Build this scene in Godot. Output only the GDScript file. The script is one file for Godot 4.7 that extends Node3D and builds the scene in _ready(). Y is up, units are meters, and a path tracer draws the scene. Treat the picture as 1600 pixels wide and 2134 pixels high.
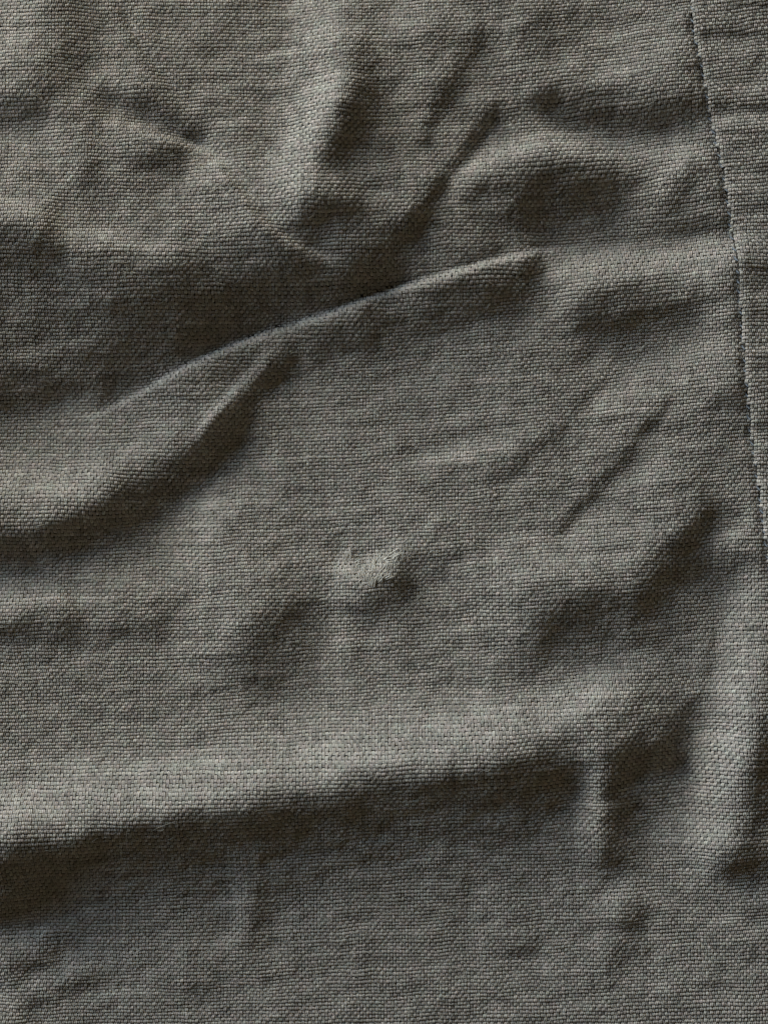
extends Node3D
# A crumpled grey linen-like cloth seen from above. One photograph pixel of 1600 x 2134 is PX metres on the cloth.

const PX := 0.00006875
const MID := Vector2(800, 1067)
const STEP := 6.0
const X0 := -440.0
const Y0 := -440.0
const NX := 417
const NY := 505
const TOWARDS := Vector2(-0.5, -0.866)   # the window, seen from the cloth
const FOLD_STEEPNESS := 1.25
const PITCH_U := 6.5
const PITCH_V := 7.35

var rng := RandomNumberGenerator.new()
var tilt := PackedFloat32Array()         # wanted slope towards the window, one value per grid point
var height := PackedFloat32Array()       # height of the cloth in pixels
var slope_x := PackedFloat32Array()
var slope_y := PackedFloat32Array()
var waver := FastNoiseLite.new()
var wrinkle := FastNoiseLite.new()
var crumple := FastNoiseLite.new()
var slub := FastNoiseLite.new()
var mottle := FastNoiseLite.new()
var tint_noise := FastNoiseLite.new()
var seam_x := PackedFloat32Array()       # the seam's x every 10 pixels of y


func _ready() -> void:
	rng.seed = 20417
	camera_and_light()
	noises()
	crumple_cloth()
	build_table()
	build_cloth()


func camera_and_light() -> void:
	var cam := Camera3D.new()
	cam.name = "camera"
	cam.position = Vector3(0, 0.30, 0)
	cam.rotation_degrees = Vector3(-90, 0, 0)
	cam.fov = 2.0 * rad_to_deg(atan(1067.0 * PX / 0.30))
	cam.near = 0.01
	cam.far = 20.0
	add_child(cam)
	cam.current = true
	var env := Environment.new()
	env.background_mode = Environment.BG_COLOR
	env.background_color = Color(0.074, 0.060, 0.036).linear_to_srgb()
	env.tonemap_mode = Environment.TONE_MAPPER_LINEAR
	env.tonemap_exposure = 1.0
	env.sdfgi_enabled = true
	env.ssao_enabled = true
	env.ssil_enabled = true
	var we := WorldEnvironment.new()
	we.name = "surroundings"
	we.environment = env
	add_child(we)
	window_light("window_light", Vector3(-0.68, 0.325, -0.70), 1.1, Vector2(1.0, 0.65), Color(0.80, 0.905, 1.0), 1.72)
	window_light("lamp_light", Vector3(-0.44, 0.22, -0.60), 0.6, Vector2(0.3, 0.25), Color(1.0, 0.86, 0.52), 0.22)


func window_light(called: String, from: Vector3, away: float, size: Vector2, color: Color, energy: float) -> void:
	var l := AreaLight3D.new()
	l.name = called
	l.area_size = size
	l.area_normalize_energy = true
	l.light_color = color
	l.light_energy = energy
	l.area_range = 4.0
	l.shadow_enabled = true
	add_child(l)
	l.look_at_from_position(from.normalized() * away, Vector3.ZERO, Vector3.UP)


func noises() -> void:
	for n in [[waver, 1, 0.006, 2], [wrinkle, 2, 0.009, 2], [crumple, 3, 0.022, 2], [slub, 4, 0.012, 2], [mottle, 5, 0.02, 3], [tint_noise, 6, 0.03, 2]]:
		var f: FastNoiseLite = n[0]
		f.noise_type = FastNoiseLite.TYPE_SIMPLEX_SMOOTH
		f.seed = n[1]
		f.frequency = n[2]
		f.fractal_octaves = n[3]


# ---- the shape of the cloth -------------------------------------------------------------------------

func smooth_line(p: Array, cuts: int) -> PackedVector2Array:
	var q := PackedVector2Array()
	for i in range(0, p.size(), 2):
		q.append(Vector2(p[i], p[i + 1]))
	var n := q.size()
	var out := PackedVector2Array()
	for i in n - 1:
		var a: Vector2 = q[i - 1] if i > 0 else q[0] * 2.0 - q[1]
		var d: Vector2 = q[i + 2] if i + 2 < n else q[n - 1] * 2.0 - q[n - 2]
		for k in cuts:
			out.append(q[i].cubic_interpolate(q[i + 1], a, d, float(k) / cuts))
	out.append(q[n - 1])
	return out


# Lays a stroke along the line p: kind 0 leans the cloth (into tilt), kind 1 raises it (into height).
func stroke(kind: int, amount: float, near: float, far: float, round_: float, p: Array) -> void:
	var line := smooth_line(p, 3)
	var n := line.size()
	var run := PackedFloat32Array([0.0])
	for i in n - 1:
		run.append(run[i] + line[i].distance_to(line[i + 1]))
	var total := run[n - 1]
	var wide := maxf(near, far)
	var reach := wide * (2.1 if kind == 0 else 1.0) + 16.0
	var lo := line[0]
	var hi := line[0]
	for q in line:
		lo = lo.min(q)
		hi = hi.max(q)
	var chord := line[n - 1] - line[0]
	var flip := 1.0 if Vector2(chord.y, -chord.x).dot(TOWARDS) > 0.0 else -1.0
	var ends := minf(0.42, 1.25 * wide / total)
	var bend := minf(14.0, wide * 0.4)
	var ix0 := maxi(0, int((lo.x - reach - X0) / STEP))
	var ix1 := mini(NX - 1, int((hi.x + reach - X0) / STEP) + 1)
	var iy0 := maxi(0, int((lo.y - reach - Y0) / STEP))
	var iy1 := mini(NY - 1, int((hi.y + reach - Y0) / STEP) + 1)
	for iy in range(iy0, iy1 + 1):
		for ix in range(ix0, ix1 + 1):
			var at := Vector2(X0 + ix * STEP, Y0 + iy * STEP)
			if kind == 0:
				at += Vector2(waver.get_noise_2d(at.x, at.y), waver.get_noise_2d(at.x + 900.0, at.y)) * bend
			var best := 1e12
			var seg := 0
			var part := 0.0
			for i in n - 1:
				var a := line[i]
				var e := line[i + 1] - a
				var t := clampf((at - a).dot(e) / e.length_squared(), 0.0, 1.0)
				var d := at.distance_squared_to(a + e * t)
				if d < best:
					best = d
					seg = i
					part = t
			var dist := sqrt(best)
			if dist > reach:
				continue
			var e2 := line[seg + 1] - line[seg]
			var side := (at - line[seg]).cross(e2) * flip
			var u := lerpf(run[seg], run[seg + 1], part) / total
			var w := near if side > 0.0 else far
			var k := iy * NX + ix
			if kind == 0:
				var tap := clampf(minf(u, 1.0 - u) / ends + 0.22, 0.0, 1.0)
				tap = tap * tap * (3.0 - 2.0 * tap)
				w *= 0.55 + 0.45 * tap
				tilt[k] += amount * tap * exp(-dist * dist / (w * w))
			else:
				var tap := clampf(minf(u, 1.0 - u) / 0.28, 0.0, 1.0)
				tap = tap * tap * (3.0 - 2.0 * tap)
				var t := clampf(dist / w, 0.0, 1.0)
				var q := (sqrt(t * t + round_ * round_) - round_) / (sqrt(1.0 + round_ * round_) - round_)
				height[k] += amount * tap * (1.0 - q) * (1.0 - q) * (1.0 + q * 0.6)


func shade(amount: float, near: float, far: float, p: Array) -> void:
	stroke(0, amount, near, far, 0.0, p)


func fold(amount: float, near: float, far: float, round_: float, p: Array) -> void:
	stroke(1, amount, near, far, round_, p)


# Finds the heights whose slope towards the window is as wanted and that are otherwise as smooth as cloth: relaxation from a coarse grid to the fine one.
func settle() -> void:
	var mu := 0.08
	var a := TOWARDS.x * TOWARDS.x + mu * TOWARDS.y * TOWARDS.y
	var b := TOWARDS.y * TOWARDS.y + mu * TOWARDS.x * TOWARDS.x
	var c := 2.0 * TOWARDS.x * TOWARDS.y * (1.0 - mu) / 4.0
	var wanted := PackedFloat32Array()
	wanted.resize(NX * NY)
	for k in NX * NY:
		wanted[k] = -FOLD_STEEPNESS * 1.15 * tanh(tilt[k] / 1.15) * (1.0 if tilt[k] > 0.0 else 0.85)
	var h := PackedFloat32Array()
	var px := 0
	var py := 0
	for level: int in [8, 4, 2, 1]:
		var nx := (NX - 1) / level + 1
		var ny := (NY - 1) / level + 1
		var g: float = STEP * level
		var fresh := PackedFloat32Array()
		fresh.resize(nx * ny)
		if px > 0:
			for y in ny:
				for x in nx:
					var x1 := mini(x / 2, px - 1)
					var y1 := mini(y / 2, py - 1)
					var x2 := mini((x + 1) / 2, px - 1)
					var y2 := mini((y + 1) / 2, py - 1)
					fresh[y * nx + x] = 0.25 * (h[y1 * px + x1] + h[y1 * px + x2] + h[y2 * px + x1] + h[y2 * px + x2])
		h = fresh
		px = nx
		py = ny
		var rhs := PackedFloat32Array()
		rhs.resize(nx * ny)
		for y in range(1, ny - 1):
			for x in range(1, nx - 1):
				var k := (y * NX + x) * level
				var sx := (wanted[k + level] - wanted[k - level]) / (2.0 * g)
				var sy := (wanted[k + level * NX] - wanted[k - level * NX]) / (2.0 * g)
				rhs[y * nx + x] = (TOWARDS.x * sx + TOWARDS.y * sy) * g * g
		var under := 2.0 * (a + b) + g * g / (900.0 * 900.0)
		var rounds: int = {8: 220, 4: 90, 2: 40, 1: 14}[level]
		var over := 1.6 if level > 1 else 1.3
		for r in rounds:
			for y in range(1, ny - 1):
				var k := y * nx + 1
				for x in range(1, nx - 1):
					var want := (a * (h[k - 1] + h[k + 1]) + b * (h[k - nx] + h[k + nx]) + c * (h[k + nx + 1] + h[k - nx - 1] - h[k - nx + 1] - h[k + nx - 1]) - rhs[k]) / under
					h[k] += over * (want - h[k])
					k += 1
	for k in NX * NY:
		height[k] += h[k]


func seam_at(y: float) -> float:
	var f := clampf((y + 500.0) / 10.0, 0.0, seam_x.size() - 1.001)
	var i := int(f)
	return lerpf(seam_x[i], seam_x[i + 1], f - i)


func crumple_cloth() -> void:
	tilt.resize(NX * NY)
	height.resize(NX * NY)
	var sl := smooth_line([1240, -560, 1330, -300, 1400, -110, 1438, 0, 1441, 47, 1446, 80, 1457, 125, 1467, 180, 1482, 259, 1496, 319, 1511, 394, 1524, 480, 1534, 600, 1543, 700, 1555, 840, 1564, 911, 1574, 981, 1587, 1075, 1600, 1168, 1640, 1400, 1690, 1700, 1750, 2100, 1820, 2700], 12)
	var at := 0
	for i in 321:
		var y := -500.0 + i * 10.0
		while at < sl.size() - 2 and sl[at + 1].y < y:
			at += 1
		seam_x.append(lerpf(sl[at].x, sl[at + 1].x, (y - sl[at].y) / (sl[at + 1].y - sl[at].y)))
	var t0 := Time.get_ticks_msec()
	lay_folds()
	var t1 := Time.get_ticks_msec()
	settle()
	print("strokes %d ms, settle %d ms" % [t1 - t0, Time.get_ticks_msec() - t1])
	for iy in NY:
		for ix in NX:
			var x := X0 + ix * STEP
			var y := Y0 + iy * STEP
			height[iy * NX + ix] += wrinkle.get_noise_2d(x * 0.8 + y * 0.5, y * 1.2 - x * 0.25) * 4.5 + crumple.get_noise_2d(x, y) * 0.9
	slope_x.resize(NX * NY)
	slope_y.resize(NX * NY)
	for iy in range(1, NY - 1):
		for ix in range(1, NX - 1):
			var k := iy * NX + ix
			slope_x[k] = (height[k + 1] - height[k - 1]) / (2.0 * STEP)
			slope_y[k] = (height[k + NX] - height[k - NX]) / (2.0 * STEP)


# (height, slope along x, slope along y) at a place on the cloth, in pixels; panel 0 runs under the seam, panel 1 is the turned edge that lies on it.
func lie(x: float, y: float, panel: int) -> Vector3:
	var fx := clampf((x - X0) / STEP, 1.0, NX - 2.001)
	var fy := clampf((y - Y0) / STEP, 1.0, NY - 2.001)
	var ix := int(fx)
	var iy := int(fy)
	fx -= ix
	fy -= iy
	var k := iy * NX + ix
	var w00 := (1.0 - fx) * (1.0 - fy)
	var w10 := fx * (1.0 - fy)
	var w01 := (1.0 - fx) * fy
	var w11 := fx * fy
	var v := Vector3(
		height[k] * w00 + height[k + 1] * w10 + height[k + NX] * w01 + height[k + NX + 1] * w11,
		slope_x[k] * w00 + slope_x[k + 1] * w10 + slope_x[k + NX] * w01 + slope_x[k + NX + 1] * w11,
		slope_y[k] * w00 + slope_y[k + 1] * w10 + slope_y[k + NX] * w01 + slope_y[k + NX + 1] * w11)
	var d := x - seam_at(y)
	if panel == 0:
		if d > -45.0:
			var g := exp(-d * d / 130.0)
			v.x -= 6.0 * g
			v.y += 6.0 * g * 2.0 * d / 130.0
	else:
		var puff := 0.65 + 0.2 * slub.get_noise_2d(y * 3.0, 77.0)
		var e := exp(-maxf(d, 0.0) / 9.0)
		v.x += puff * (13.0 - 17.0 * e * e + 2.0 * e)
		v.y += puff * (34.0 * e * e - 2.0 * e) / 9.0
	return v


func place(x: float, y: float, h: float) -> Vector3:
	return Vector3(x - MID.x, h, y - MID.y) * PX

func lay_folds() -> void:
	fold(-8, 36, 12, 0.25, [60, 880, 200, 852, 330, 790, 450, 730, 560, 689, 680, 654, 800, 609, 950, 568, 1060, 537, 1135, 515, 1210, 505, 1300, 480])
	fold(22, 13, 110, 0.25, [130, 905, 250, 840, 330, 796, 450, 735, 560, 693, 680, 658, 800, 613, 950, 572, 1060, 542, 1135, 522, 1200, 525, 1290, 560])
	fold(9, 18, 24, 0.25, [235, 262, 340, 298, 430, 322, 480, 385, 535, 462, 620, 522, 715, 552])
	fold(5, 14, 30, 0.25, [370, 935, 440, 870, 500, 795, 560, 735, 600, 700])
	fold(-7, 16, 18, 0.25, [225, -40, 275, 60, 330, 150, 400, 235])
	shade(0.4, 60, 60, [30, -60, 40, 60, 30, 165])
	shade(-0.6, 28, 50, [-80, 228, 20, 224, 110, 208])
	shade(-0.45, 40, 40, [165, -60, 160, 60, 180, 170])
	shade(0.2, 40, 40, [210, 160, 300, 170])
	shade(-0.8, 30, 22, [200, 190, 270, 207, 340, 245, 430, 295])
	shade(0.5, 20, 20, [220, 252, 300, 280, 380, 305, 450, 328])
	shade(-0.6, 30, 35, [260, 330, 330, 345, 400, 357])
	shade(-0.3, 40, 40, [150, 380, 250, 402])
	shade(0.45, 25, 30, [395, 385, 430, 350, 460, 345])
	shade(0.25, 50, 50, [-60, 320, 90, 330])
	shade(0.5, 40, 30, [-80, 430, 40, 430, 120, 455])
	shade(0.45, 35, 30, [110, 488, 220, 505, 320, 520, 400, 510])
	shade(-0.5, 30, 50, [-80, 520, 40, 515, 160, 545])
	shade(-0.45, 130, 60, [-200, 650, 100, 650, 300, 640, 500, 600, 720, 560])
	shade(-0.7, 90, 26, [-160, 860, 60, 818, 200, 795, 330, 735, 460, 680, 580, 640, 700, 612, 860, 560])
	shade(0.7, 13, 13, [440, 330, 460, 360, 520, 445, 580, 500, 650, 535, 710, 547])
	shade(-0.5, 30, 30, [610, 475, 700, 450, 770, 465])
	shade(0.75, 60, 60, [640, -60, 660, 60, 680, 150])
	shade(0.9, 50, 45, [715, 130, 670, 230, 630, 320, 590, 425])
	shade(-0.35, 40, 50, [770, 90, 740, 230])
	shade(-0.8, 35, 45, [775, 235, 720, 270, 690, 310, 660, 370])
	shade(-0.5, 40, 30, [625, 455, 690, 440])
	shade(0.3, 40, 40, [790, 50, 900, 30])
	shade(-0.4, 18, 18, [1010, 45, 970, 125, 935, 180, 905, 240, 875, 310])
	shade(0.3, 50, 50, [790, 340, 850, 350, 910, 320])
	shade(-0.7, 15, 17, [1035, 205, 1015, 245, 975, 310, 935, 365, 890, 420, 840, 495])
	shade(-0.5, 40, 34, [880, 450, 800, 540, 730, 600])
	shade(0.45, 25, 25, [1020, 310, 970, 360, 925, 430])
	shade(-0.5, 25, 25, [972, 380, 988, 430])
	shade(-0.3, 40, 40, [1070, 50, 1160, 105])
	shade(-0.3, 30, 30, [1090, 190, 1170, 215])
	shade(0.3, 70, 70, [1220, 155, 1330, 110, 1430, 50])
	shade(-0.7, 40, 38, [1100, 200, 1220, 235, 1300, 258, 1390, 240, 1470, 210])
	shade(0.65, 35, 40, [980, 330, 1060, 305, 1150, 290, 1250, 300, 1340, 295, 1450, 290])
	shade(-0.45, 40, 60, [1060, 360, 1150, 360, 1230, 370, 1350, 350])
	shade(-0.4, 60, 60, [970, 455, 1100, 440, 1200, 430, 1310, 425])
	shade(0.35, 30, 30, [1340, 410, 1430, 330, 1490, 290])
	shade(-0.4, 25, 25, [1390, 445, 1430, 370, 1455, 320])
	shade(-0.45, 40, 25, [1310, 490, 1420, 480, 1540, 480])
	shade(0.9, 40, 40, [1130, 560, 1230, 545, 1320, 540, 1420, 530, 1560, 515])
	shade(-0.55, 25, 30, [1070, 572, 1140, 562])
	shade(-0.38, 45, 50, [1170, 655, 1290, 645, 1380, 635, 1470, 615])
	shade(-0.3, 40, 60, [1160, 690, 1300, 690, 1420, 680])
	shade(-0.3, 60, 60, [620, 750, 800, 700, 950, 650, 1100, 600])
	shade(0.6, 60, 55, [-160, 1010, 40, 1010, 140, 1000, 250, 970])
	shade(0.3, 40, 40, [220, 965, 320, 900, 380, 850])
	shade(0.5, 10, 10, [400, 912, 470, 830, 550, 750])
	shade(-0.55, 14, 32, [420, 925, 490, 845, 560, 765, 610, 710])
	shade(-0.9, 42, 45, [-160, 1165, 50, 1140, 160, 1100, 280, 1040, 380, 980, 460, 905, 510, 850])
	shade(0.35, 60, 60, [340, 1125, 420, 1070, 500, 1005])
	shade(0.6, 40, 30, [-120, 1245, 30, 1240, 140, 1228])
	shade(0.25, 50, 50, [140, 1235, 300, 1200, 450, 1145])
	shade(-0.4, 30, 40, [-120, 1312, 60, 1310, 180, 1298])
	shade(-0.25, 40, 40, [180, 1315, 370, 1300])
	shade(0.35, 20, 20, [860, 965, 960, 945, 1080, 920])
	shade(-0.4, 14, 15, [1400, 820, 1330, 910, 1270, 985, 1215, 1050, 1150, 1110])
	shade(-0.3, 14, 16, [1290, 760, 1200, 850, 1130, 920, 1070, 975, 1000, 1003])
	shade(0.25, 40, 40, [1410, 920, 1320, 1020])
	shade(0.35, 50, 50, [1220, 850, 1320, 785, 1440, 745, 1540, 730])
	shade(-0.3, 30, 40, [1470, 830, 1560, 845])
	shade(0.4, 22, 22, [1480, 1120, 1570, 1108])
	shade(0.35, 50, 50, [1000, 1165, 1120, 1160, 1230, 1140, 1350, 1080])
	shade(-0.5, 30, 34, [1500, 1030, 1430, 1130, 1370, 1195, 1315, 1280])
	shade(-0.4, 45, 45, [1100, 1310, 1220, 1265, 1310, 1240])
	shade(-0.4, 45, 45, [1390, 1205, 1490, 1170, 1560, 1185])
	shade(-0.3, 60, 60, [1040, 1385, 1150, 1340, 1300, 1320, 1420, 1260])
	shade(-0.4, 15, 15, [1505, 1280, 1485, 1350, 1480, 1420])
	shade(0.6, 50, 45, [1545, 1215, 1540, 1320, 1530, 1420, 1520, 1500, 1495, 1570])
	shade(0.75, 50, 45, [1515, 1500, 1500, 1580, 1470, 1690, 1495, 1775])
	shade(-0.5, 45, 40, [1370, 1575, 1420, 1510, 1460, 1445])
	shade(-0.5, 40, 30, [1280, 1555, 1380, 1590, 1450, 1570])
	shade(-0.5, 40, 60, [1620, 1470, 1580, 1580, 1560, 1650, 1600, 1740])
	shade(-0.5, 30, 30, [1470, 1815, 1560, 1800, 1650, 1790])
	shade(0.75, 75, 40, [-200, 1715, 30, 1682, 150, 1657, 300, 1634, 450, 1612, 600, 1587, 750, 1562, 880, 1540, 1060, 1510])
	shade(0.6, 50, 30, [960, 1515, 1120, 1490, 1220, 1450, 1340, 1390])
	shade(-0.66, 36, 66, [-60, 1800, 20, 1788, 180, 1748, 300, 1736, 450, 1712, 600, 1687, 750, 1662, 900, 1639, 1050, 1616, 1200, 1600, 1340, 1575])
	shade(-0.28, 60, 110, [50, 1860, 300, 1820, 600, 1780, 900, 1740, 1240, 1690])
	shade(-0.7, 50, 50, [-90, 1940, 10, 1890, 60, 1830, 130, 1780])
	shade(-0.5, 20, 20, [50, 1870, 130, 1800, 230, 1745])
	shade(0.65, 32, 20, [1226, 1575, 1222, 1680, 1216, 1755])
	shade(-0.42, 20, 50, [1284, 1585, 1280, 1680, 1275, 1750, 1258, 1835])
	shade(-0.3, 50, 50, [1335, 1630, 1330, 1755])
	shade(0.5, 30, 20, [-60, 1962, 40, 1955, 100, 1937])
	shade(-0.35, 18, 22, [10, 2034, 70, 2010, 130, 1990])
	shade(0.4, 18, 18, [50, 2054, 130, 2030, 200, 1995])
	shade(-0.35, 22, 22, [40, 2089, 120, 2065, 200, 2030])
	shade(0.4, 30, 30, [-50, 2115, 40, 2092])
	shade(-0.3, 28, 28, [548, 1825, 540, 1900, 546, 1985])
	shade(0.25, 28, 28, [490, 1815, 490, 1900, 478, 1995])
	shade(-0.35, 40, 40, [390, 2085, 480, 2035])
	shade(-0.25, 28, 28, [1345, 1870, 1300, 1960, 1258, 2040])
	shade(0.35, 30, 30, [1262, 1840, 1295, 1910])
	shade(-0.25, 35, 35, [1050, 1965, 1140, 1965])
	shade(-0.2, 45, 45, [890, 1865, 990, 1865])
	shade(0.7, 28, 24, [690, 1182, 760, 1190, 830, 1160])
	shade(-0.3, 26, 34, [815, 1215, 890, 1180, 975, 1145])
	shade(-0.35, 30, 40, [680, 1262, 770, 1250, 870, 1215])
	shade(-0.45, 75, 70, [530, 1470, 580, 1330, 655, 1220])
	shade(0.2, 25, 25, [712, 1275, 698, 1385])
	shade(0.15, 50, 50, [420, 1365, 480, 1260, 575, 1170])
	shade(-0.22, 12, 10, [1470, 236, 1530, 219, 1620, 224])
	shade(0.3, 14, 14, [1485, 262, 1540, 244, 1620, 250])
	shade(-0.22, 12, 10, [1500, 330, 1550, 318, 1620, 322])
	shade(-0.22, 14, 12, [1520, 432, 1570, 425, 1640, 420])
	shade(-0.22, 14, 12, [1530, 565, 1590, 560, 1650, 566])
	shade(-0.22, 14, 14, [1545, 765, 1590, 760, 1650, 768])
	shade(-0.22, 14, 14, [1560, 892, 1600, 886, 1650, 880])
	shade(-0.3, 12, 12, [1450, 70, 1520, 62, 1600, 76])

# ---- the cloth itself -------------------------------------------------------------------------------

func cloth_material(called: String, color: Color, tinted: bool) -> StandardMaterial3D:
	var m := StandardMaterial3D.new()
	m.resource_name = called
	m.albedo_color = color.linear_to_srgb()
	m.roughness = 0.92
	m.metallic_specular = 0.25
	m.rim_enabled = true
	m.rim = 0.25
	m.rim_tint = 0.6
	m.vertex_color_use_as_albedo = tinted
	return m


func part(called: String, mesh: Mesh, m: Material, parent: Node) -> MeshInstance3D:
	var o := MeshInstance3D.new()
	o.name = called
	o.mesh = mesh
	o.material_override = m
	parent.add_child(o, true)
	return o


# The thin ground layer that the yarns are laid on.
func ground_layer(panel: int) -> ArrayMesh:
	var v := PackedVector3Array()
	var n := PackedVector3Array()
	var idx := PackedInt32Array()
	var xs := PackedFloat32Array()
	if panel == 0:
		for i in 232:
			xs.append(-340.0 + i * 10.0)
	else:
		for i in 60:
			xs.append(i * 3.0 if i < 14 else 42.0 + (i - 14) * 10.0)
	var rows := 284
	var cols := xs.size()
	for j in rows:
		var y := -340.0 + j * 10.0
		for i in cols:
			var x := xs[i]
			if panel == 0:
				x = minf(x, seam_at(y) + 30.0)
			else:
				x += seam_at(y) + 1.0
			var l := lie(x, y, panel)
			v.append(place(x, y, l.x - 2.2))
			n.append(Vector3(-l.y, 1, -l.z).normalized())
	for j in rows - 1:
		for i in cols - 1:
			var k := j * cols + i
			idx.append_array(PackedInt32Array([k, k + 1, k + cols + 1, k, k + cols + 1, k + cols]))
	var arr := []
	arr.resize(Mesh.ARRAY_MAX)
	arr[Mesh.ARRAY_VERTEX] = v
	arr[Mesh.ARRAY_NORMAL] = n
	arr[Mesh.ARRAY_INDEX] = idx
	var mesh := ArrayMesh.new()
	mesh.add_surface_from_arrays(Mesh.PRIMITIVE_TRIANGLES, arr)
	return mesh


# A strand swept along the points p with radii r: sides vertices round, smooth.
func strand(v: PackedVector3Array, n: PackedVector3Array, idx: PackedInt32Array, p: PackedVector3Array, r: PackedFloat32Array, sides: int, flat: float, from_angle: float, to_angle: float) -> void:
	var first := v.size()
	var whole := to_angle - from_angle > TAU - 0.01
	var ring := sides if whole else sides + 1
	for i in p.size():
		var dir := (p[mini(i + 1, p.size() - 1)] - p[maxi(i - 1, 0)]).normalized()
		var across := dir.cross(Vector3.UP).normalized()
		var up := across.cross(dir).normalized()
		for s in ring:
			var ang := lerpf(from_angle, to_angle, float(s) / sides)
			var out := across * cos(ang) + up * sin(ang) * flat
			v.append(p[i] + out * r[i])
			n.append((across * cos(ang) * flat + up * sin(ang)).normalized())
	for i in p.size() - 1:
		for s in sides:
			var s2 := (s + 1) % ring
			var a := first + i * ring + s
			var b := first + i * ring + s2
			var c := first + (i + 1) * ring + s2
			var d := first + (i + 1) * ring + s
			if (v[b] - v[a]).cross(v[c] - v[a]).dot(n[a] + n[b] + n[c]) > 0.0 or (v[c] - v[a]).cross(v[d] - v[a]).dot(n[a] + n[c] + n[d]) > 0.0:
				idx.append_array(PackedInt32Array([a, c, b, a, d, c]))
			else:
				idx.append_array(PackedInt32Array([a, b, c, a, c, d]))


func mesh_of(v: PackedVector3Array, n: PackedVector3Array, idx: PackedInt32Array) -> ArrayMesh:
	var arr := []
	arr.resize(Mesh.ARRAY_MAX)
	arr[Mesh.ARRAY_VERTEX] = v
	arr[Mesh.ARRAY_NORMAL] = n
	arr[Mesh.ARRAY_INDEX] = idx
	var mesh := ArrayMesh.new()
	mesh.add_surface_from_arrays(Mesh.PRIMITIVE_TRIANGLES, arr)
	return mesh


# One crossing: the yarn on top arches over the one below; two plies, a little apart and a little twisted. x across, z along, one pitch each.
func float_mesh(reach: float, crown: float, plies: int, width: float, twist: float) -> ArrayMesh:
	var v := PackedVector3Array()
	var n := PackedVector3Array()
	var idx := PackedInt32Array()
	for k in plies:
		var off := (k - (plies - 1) * 0.5) * width / plies
		var p := PackedVector3Array()
		var r := PackedFloat32Array()
		var long := reach * rng.randf_range(0.9, 1.08)
		var lift := crown * rng.randf_range(0.85, 1.15)
		for i in 7:
			var t := i / 3.0 - 1.0
			p.append(Vector3(off * (1.0 - 0.25 * t * t) + twist * t, lift * (cos(t * PI * 0.5) - 0.55) - 0.1 * t * t, t * long))
			r.append(width / plies * (0.56 if plies == 1 else 0.47) * (1.0 - 0.35 * t * t) * rng.randf_range(0.9, 1.1))
		strand(v, n, idx, p, r, 5, 0.8, -0.35, PI + 0.35)
	return mesh_of(v, n, idx)


# How far the rows of the weave climb to the right, in degrees, at points of the cloth: x, y, degrees.
const CELL := 33.0
const GRAIN := [
	[50, 50, 0], [350, 100, 2], [650, 100, 9], [1000, 100, 13], [1300, 100, 16], [1500, 60, 18], [1460, 420, 14], [1300, 550, 10], [0, 600, 0], [350, 500, 0], [750, 500, 5],
	[1000, 700, 5], [0, 1000, 1], [350, 1000, 3], [800, 1000, 7], [1100, 950, 9], [1450, 850, 15], [1420, 1200, 11], [800, 1250, 8], [0, 1400, 3], [550, 1400, 6], [1200, 1500, 8],
	[1500, 1550, 4], [1500, 1800, 2], [0, 1700, 4], [700, 1700, 6], [0, 2050, 3], [700, 2050, 6], [1200, 2050, 9], [1550, 2050, 11]]
const EDGE_GRAIN := [[1520, -100, 22], [1530, 80, 20], [1560, 400, 9], [1580, 800, 2], [1600, 1100, 0], [1700, 1800, 0]]


func grain(x: float, y: float, panel: int) -> float:
	var sum := 0.0
	var weight := 1e-9
	for g in (GRAIN if panel == 0 else EDGE_GRAIN):
		var d2: float = (x - g[0]) * (x - g[0]) + (y - g[1]) * (y - g[1])
		var w := 1.0 / (d2 * d2 + 2.5e9)
		sum += w * g[2]
		weight += w
	return deg_to_rad(sum / weight + 1.6 * wrinkle.get_noise_2d(x * 0.5 + 3000.0, y * 0.5))


# Where yarn crossings lie: a coarse table of places over the flat weave (u across, v down), every 50 pixels.
func weave_table(panel: int, nu: int, nv: int, u0: float, v0: float) -> PackedVector2Array:
	var out := PackedVector2Array()
	out.resize(nu * nv)
	var base := int((400.0 - u0) / CELL) if panel == 0 else int((1500.0 - u0) / CELL)
	for j in nv:
		var v := v0 + j * CELL
		for way in [1, -1]:
			var down := 0.0
			var i := base
			while i >= 0 and i < nu:
				out[j * nu + i] = Vector2(0.0, v - down)
				down += tan(grain(u0 + i * CELL, v - down, panel)) * CELL * way
				i += way
	var row0 := int((1067.0 - v0) / CELL)
	for i in nu:
		for way in [1, -1]:
			var shift := 0.0
			var j := row0
			while j >= 0 and j < nv:
				var at := out[j * nu + i]
				out[j * nu + i] = Vector2(u0 + i * CELL + shift, at.y)
				shift += tan(grain(u0 + i * CELL + shift, at.y, panel)) * 0.55 * CELL * way
				j += way
	# neighbouring yarns share the strain, so their spacing stays nearly even
	for round_ in 24:
		for way in [0, 1]:
			for j in range(1, nv - 1):
				for i in range(1, nu - 1):
					if (i + j) % 2 == way:
						var k := j * nu + i
						out[k] = out[k].lerp((out[k - nu] + out[k + nu]) * 0.5, 0.8)
	# the folds draw the yarns along with them
	for k in nu * nv:
		var at := out[k]
		var pull := Vector2.ZERO
		for d in [Vector2(0, 0), Vector2(20, 0), Vector2(-20, 0), Vector2(0, 20), Vector2(0, -20)]:
			var l := lie(at.x + d.x, at.y + d.y, 0)
			pull += Vector2(l.y, l.z) * 0.2
		out[k] = at - pull * 5.0 + 3.5 * Vector2(wrinkle.get_noise_2d(at.x + 5000.0, at.y), wrinkle.get_noise_2d(at.x, at.y + 5000.0))
	return out


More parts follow.
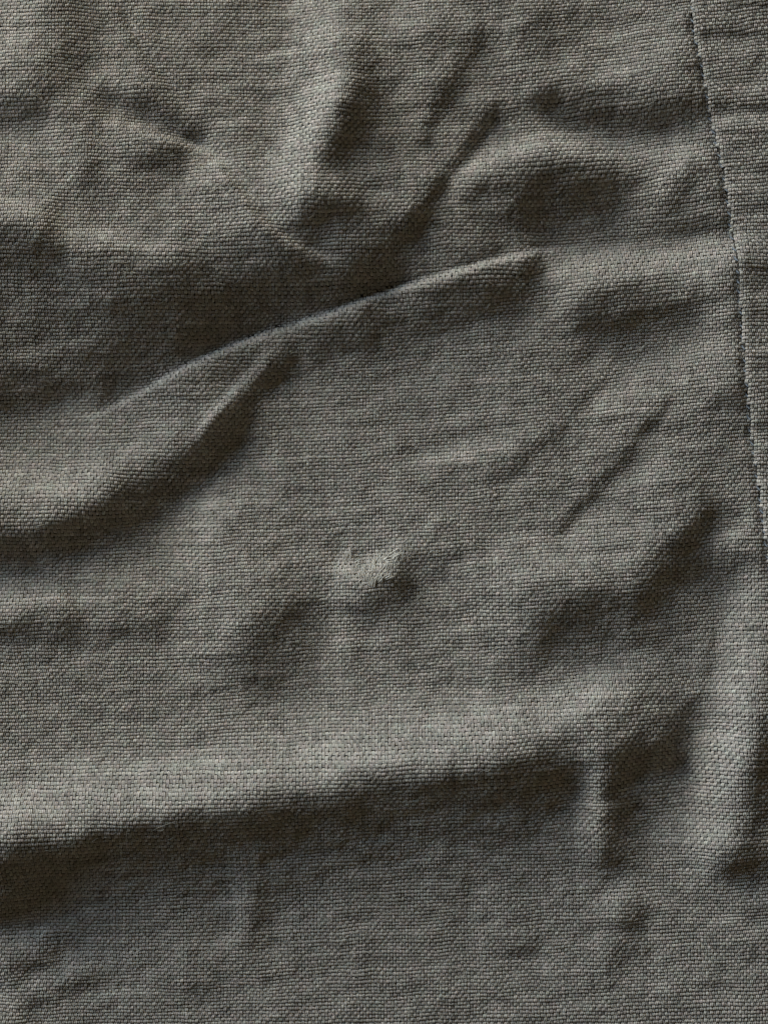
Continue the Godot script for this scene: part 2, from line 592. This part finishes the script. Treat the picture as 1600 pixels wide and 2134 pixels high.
func weave(panel: int, parent: Node, yarn: Material) -> void:
	var u0 := -900.0 if panel == 0 else 1100.0
	var v0 := -900.0
	var nu := int((3700.0 if panel == 0 else 1300.0) / CELL)
	var nv := int(4100.0 / CELL)
	var table := weave_table(panel, nu, nv, u0, v0)
	var warps := []
	var wefts := []
	var sets := []
	for k in 7:
		if k < 4:
			sets.append(float_mesh(rng.randf_range(0.66, 0.76), rng.randf_range(0.64, 0.78), 2, rng.randf_range(0.92, 1.0), rng.randf_range(-0.14, 0.14)))
		else:
			sets.append(float_mesh(rng.randf_range(0.56, 0.64), rng.randf_range(0.36, 0.46), 2 if k < 6 else 1, rng.randf_range(0.66, 0.76), rng.randf_range(-0.14, 0.14)))
	var poses := []
	var hues := []
	for k in 7:
		poses.append([])
		hues.append([])
	var ncol := int((nu - 2) * CELL / PITCH_U)
	var nrow := int((nv - 2) * CELL / PITCH_V)
	var col_wander := PackedFloat32Array()
	var col_tone := PackedFloat32Array()
	for i in ncol:
		col_wander.append(rng.randfn(0.0, 0.1))
		col_tone.append(rng.randfn(0.0, 0.03))
	var v := v0 + CELL
	for j in nrow:
		v += PITCH_V * (1.0 + 0.03 * rng.randfn())
		var row_tone := rng.randfn(0.0, 0.028)
		var slub_mid := rng.randi() % ncol if rng.randf() < 0.2 else -9999
		var slub_long := rng.randf_range(8.0, 28.0)
		for i in ncol:
			var over := (i + j) % 2 == 0
			var row_move := 0.9 * slub.get_noise_2d(i * 3.0, j * 5.0)
			var u := u0 + CELL + i * PITCH_U + col_wander[i] + 1.3 * slub.get_noise_2d(j * 3.0 + 900.0, i * 4.0)
			var fu := (u - u0) / CELL
			var fv := (v + row_move * 1.5 - v0) / CELL
			var iu := int(fu)
			var iv := int(fv)
			if iu < 0 or iv < 0 or iu >= nu - 1 or iv >= nv - 1:
				continue
			fu -= iu
			fv -= iv
			var k := iv * nu + iu
			var p00 := table[k]
			var p10 := table[k + 1]
			var p01 := table[k + nu]
			var p11 := table[k + nu + 1]
			var at := p00.lerp(p10, fu).lerp(p01.lerp(p11, fu), fv)
			if at.x < -330.0 or at.x > 1930.0 or at.y < -330.0 or at.y > 2470.0:
				continue
			var from_seam := at.x - seam_at(at.y)
			if (panel == 0 and from_seam > 2.0) or (panel == 1 and from_seam < 1.5):
				continue
			var du := (p10 - p00).lerp(p11 - p01, fv) / CELL
			var dv := (p01 - p00).lerp(p11 - p10, fu) / CELL
			var l := lie(at.x, at.y, panel)
			var tu := Vector3(du.x, l.y * du.x + l.z * du.y, du.y)
			var tv := Vector3(dv.x, l.y * dv.x + l.z * dv.y, dv.y)
			var up := Vector3(-l.y, 1.0, -l.z).normalized()
			var thick := 1.0 + 0.22 * maxf(slub.get_noise_2d(i * 3.0, j * 53.0), -0.2) + rng.randf_range(-0.1, 0.1)
			var b: Basis
			if over:
				b = Basis(tu * PITCH_U * thick, up * PITCH_U, tv * PITCH_V * rng.randf_range(0.92, 1.08))
			else:
				b = Basis(tv * PITCH_V * thick, up * PITCH_U, -tu * PITCH_U * rng.randf_range(0.92, 1.08))
			var loose := wear(at.x, at.y) if panel == 0 else 0.0
			b = b.rotated(up, rng.randfn(0.0, 0.11 + 0.3 * loose))
			var o := Vector3(at.x - MID.x, l.x + rng.randf_range(-0.6, 0.6), at.y - MID.y)
			var which := (rng.randi() % 4) if over else 4 + rng.randi() % 3
			poses[which].append(Transform3D(Basis(b.x * PX, b.y * PX, b.z * PX), o * PX))
			var tone := 0.45 * ((1.02 if over else 0.8) + (0.25 * exp(-pow((i - slub_mid) / slub_long, 2.0)) if not over or panel == 0 else 0.0) + row_tone + col_tone[i] + 0.16 * mottle.get_noise_2d(at.x, at.y) + 0.16 * slub.get_noise_2d(i * 1.6, j * 61.0) + rng.randfn(0.0, 0.1))
			var hue := 0.04 * tint_noise.get_noise_2d(at.x, at.y) + rng.randfn(0.0, 0.01)
			var worn := wear(at.x, at.y) if panel == 0 else 0.0
			tone = clampf(tone + 0.16 * worn + (pulled(at.x, at.y) if panel == 0 else 0.0), 0.12, 0.62)
			hues[which].append(Color(tone * (1.0 + hue), tone * (0.946 - hue * 0.6), tone * 0.885))
	var count := 0
	for k in 7:
		var mm := MultiMesh.new()
		mm.transform_format = MultiMesh.TRANSFORM_3D
		mm.use_colors = true
		mm.mesh = sets[k]
		mm.instance_count = poses[k].size()
		count += poses[k].size()
		for q in poses[k].size():
			mm.set_instance_transform(q, poses[k][q])
			mm.set_instance_color(q, hues[k][q])
		var o := MultiMeshInstance3D.new()
		o.name = "warp_yarn" if k < 4 else "weft_yarn"
		o.multimesh = mm
		o.material_override = yarn
		o.set_meta("kind", "stuff")
		parent.add_child(o, true)
	print("panel %d: %d crossings" % [panel, count])


func build_table() -> void:
	var top := BoxMesh.new()
	top.size = Vector3(1.4, 0.03, 1.0)
	var m := StandardMaterial3D.new()
	m.albedo_color = Color(0.10, 0.075, 0.055).linear_to_srgb()
	m.roughness = 0.6
	var o := part("table_top", top, m, self)
	o.position = Vector3(0, -0.027, 0)
	o.set_meta("kind", "structure")


func build_cloth() -> void:
	var cloth := Node3D.new()
	cloth.name = "linen_cloth"
	cloth.set_meta("label", "crumpled grey linen cloth with a sewn edge and a small worn patch")
	cloth.set_meta("category", "cloth")
	add_child(cloth)
	var ground := cloth_material("ground_layer", Color(0.035, 0.032, 0.028), false)
	var yarn := cloth_material("yarn", Color(1, 1, 1), true)
	var main := part("main_panel", ground_layer(0), ground, cloth)
	var edge := part("turned_edge", ground_layer(1), ground, cloth)
	weave(0, main, yarn)
	weave(1, edge, yarn)
	fuzz(cloth, yarn)
	stitches(edge)
	worn_patch(cloth)


# How worn the cloth is at a place: 1 in the middle of the small bare patch.
const WORN := [[722, 1150, 15, 24], [715, 1185, 14, 16], [755, 1200, 24, 16], [790, 1178, 18, 20], [828, 1152, 20, 13], [848, 1162, 9, 14]]


func wear(x: float, y: float) -> float:
	if x < 640.0 or x > 920.0 or y < 1080.0 or y > 1270.0:
		return 0.0
	var w := 0.0
	for s in WORN:
		w += exp(-pow((x - s[0]) / s[2], 2.0) - pow((y - s[1]) / s[3], 2.0))
	return minf(w, 1.0)


# Pale stretched threads: from x, to x, y at the middle, rise over the length, strength.
const PULLED := [[850, 1090, 944, -34, 0.16], [880, 1010, 958, -16, 0.1], [860, 960, 1086, -14, 0.14], [620, 880, 1122, -26, 0.07], [840, 1060, 1040, -28, 0.08], [850, 1080, 1292, -26, 0.07], [560, 700, 1160, -14, 0.07], [900, 1100, 860, -20, 0.07]]


func pulled(x: float, y: float) -> float:
	var sum := 0.0
	if x > 560.0 and x < 1100.0 and y > 820.0 and y < 1430.0:
		for p in PULLED:
			if x > p[0] and x < p[1]:
				var t: float = (x - p[0]) / (p[1] - p[0])
				var off: float = y - p[2] - p[3] * (t - 0.5)
				sum += p[4] * 6.4 * t * (1.0 - t) * exp(-off * off / 22.0)
		sum += 0.08 * exp(-pow((x - 705.0 + 0.06 * (y - 1300.0)) / 24.0, 2.0) - pow((y - 1310.0) / 75.0, 2.0))
	return sum


# A fine fibre that lies on the cloth from (x, y), heading by angle, curling as it goes.
func fibre(v: PackedVector3Array, n: PackedVector3Array, idx: PackedInt32Array, x: float, y: float, angle: float, long: float, curl: float, thick: float, lift: float, panel: int) -> void:
	var p := PackedVector3Array()
	var r := PackedFloat32Array()
	var at := Vector2(x, y)
	for i in 7:
		var t := i / 6.0
		var l := lie(at.x, at.y, panel)
		p.append(place(at.x, at.y, l.x + 2.6 + lift * sin(t * PI * 0.85)))
		r.append(thick * PX * (1.0 - 0.6 * t))
		angle += curl / 6.0
		at += Vector2(cos(angle), sin(angle)) * long / 6.0
	strand(v, n, idx, p, r, 4, 1.0, 0.0, TAU)


func fuzz(cloth: Node, yarn: Material) -> void:
	var v := PackedVector3Array()
	var n := PackedVector3Array()
	var idx := PackedInt32Array()
	for k in 8000:
		var x := rng.randf_range(-200.0, 1800.0)
		var y := rng.randf_range(-200.0, 2334.0)
		var panel := 1 if x > seam_at(y) else 0
		var long := rng.randf_range(8.0, 22.0) if rng.randf() < 0.93 else rng.randf_range(25.0, 60.0)
		fibre(v, n, idx, x, y, rng.randf_range(0.0, TAU), long, rng.randfn(0.0, 1.2), rng.randf_range(0.28, 0.5), rng.randf_range(0.3, 5.0), panel)
	var o := part("fuzz", mesh_of(v, n, idx), cloth_material("fuzz", Color(0.5, 0.49, 0.45), false), cloth)
	o.set_meta("kind", "stuff")


# The sewing thread shows between the two layers every few yarns along the turned edge.
func stitches(edge: Node) -> void:
	var m := cloth_material("sewing_thread", Color(0.15, 0.175, 0.21), false)
	var y := -300.0
	while y < 2400.0:
		y += rng.randf_range(20.0, 28.0)
		var v := PackedVector3Array()
		var n := PackedVector3Array()
		var idx := PackedInt32Array()
		var p := PackedVector3Array()
		var r := PackedFloat32Array()
		for i in 5:
			var t := i / 4.0
			var yy := y + 11.0 * t
			var xx := seam_at(yy) - 3.0 + 5.0 * t
			p.append(place(xx, yy, maxf(lie(xx, yy, 0).x + 1.0, lie(xx, yy, 1).x + 1.5 if t > 0.5 else -999.0) + 1.5 * sin(t * PI)))
			r.append(PX * (2.0 - 0.9 * absf(2.0 * t - 1.0)))
		strand(v, n, idx, p, r, 6, 1.0, 0.0, TAU)
		part("stitch", mesh_of(v, n, idx), m, edge)


# The small bare patch: broken yarn ends stand up as short pale fibres.
func worn_patch(cloth: Node) -> void:
	var pale := cloth_material("pale_fibre", Color(0.58, 0.565, 0.525), false)
	var v := PackedVector3Array()
	var n := PackedVector3Array()
	var idx := PackedInt32Array()
	for k in 80:
		var s: Array = WORN[rng.randi() % WORN.size()]
		fibre(v, n, idx, s[0] + rng.randfn(0.0, s[2] * 0.75), s[1] + rng.randfn(0.0, s[3] * 0.75), rng.randfn(-1.35, 0.5), rng.randf_range(8.0, 24.0), rng.randfn(0.0, 0.9), rng.randf_range(0.3, 0.5), rng.randf_range(1.0, 5.0), 0)
	var patch := part("worn_patch", mesh_of(v, n, idx), pale, cloth)
	patch.set_meta("label", "small pale worn patch of frayed fibres")
	patch.set_meta("kind", "stuff")
	for s in BUNDLES:
		var turn: float = deg_to_rad(s[2])
		var count: int = s[4]
		for k in count:
			v = PackedVector3Array()
			n = PackedVector3Array()
			idx = PackedInt32Array()
			var off := (k - (count - 1) * 0.5) * 3.0
			fibre(v, n, idx, s[0] - sin(turn) * off + rng.randfn(0.0, 0.8), s[1] + cos(turn) * off + rng.randfn(0.0, 2.0), turn + rng.randfn(0.0, 0.16), s[3] * rng.randf_range(0.75, 1.2), rng.randfn(0.0, 0.5), rng.randf_range(0.95, 1.5), rng.randf_range(1.5, 5.5), 0)
			part("loose_fibre", mesh_of(v, n, idx), pale, patch)


# Broken yarns: x, y of the root, direction in degrees, length, number of fibres.
const BUNDLES := [
	[766, 1212, -102, 24, 5], [775, 1222, -84, 22, 5], [788, 1210, -66, 26, 5], [796, 1190, -72, 24, 4], [776, 1186, -95, 26, 6], [786, 1172, -60, 20, 5], [800, 1172, -25, 26, 4],
	[816, 1160, -35, 22, 5], [822, 1170, -80, 18, 4], [837, 1170, -110, 16, 4], [716, 1172, -92, 20, 3], [726, 1164, -86, 20, 4], [706, 1182, -70, 12, 3], [752, 1204, -100, 16, 4], [742, 1176, -50, 14, 3], [757, 1192, -78, 16, 3], [803, 1208, -58, 20, 4]]
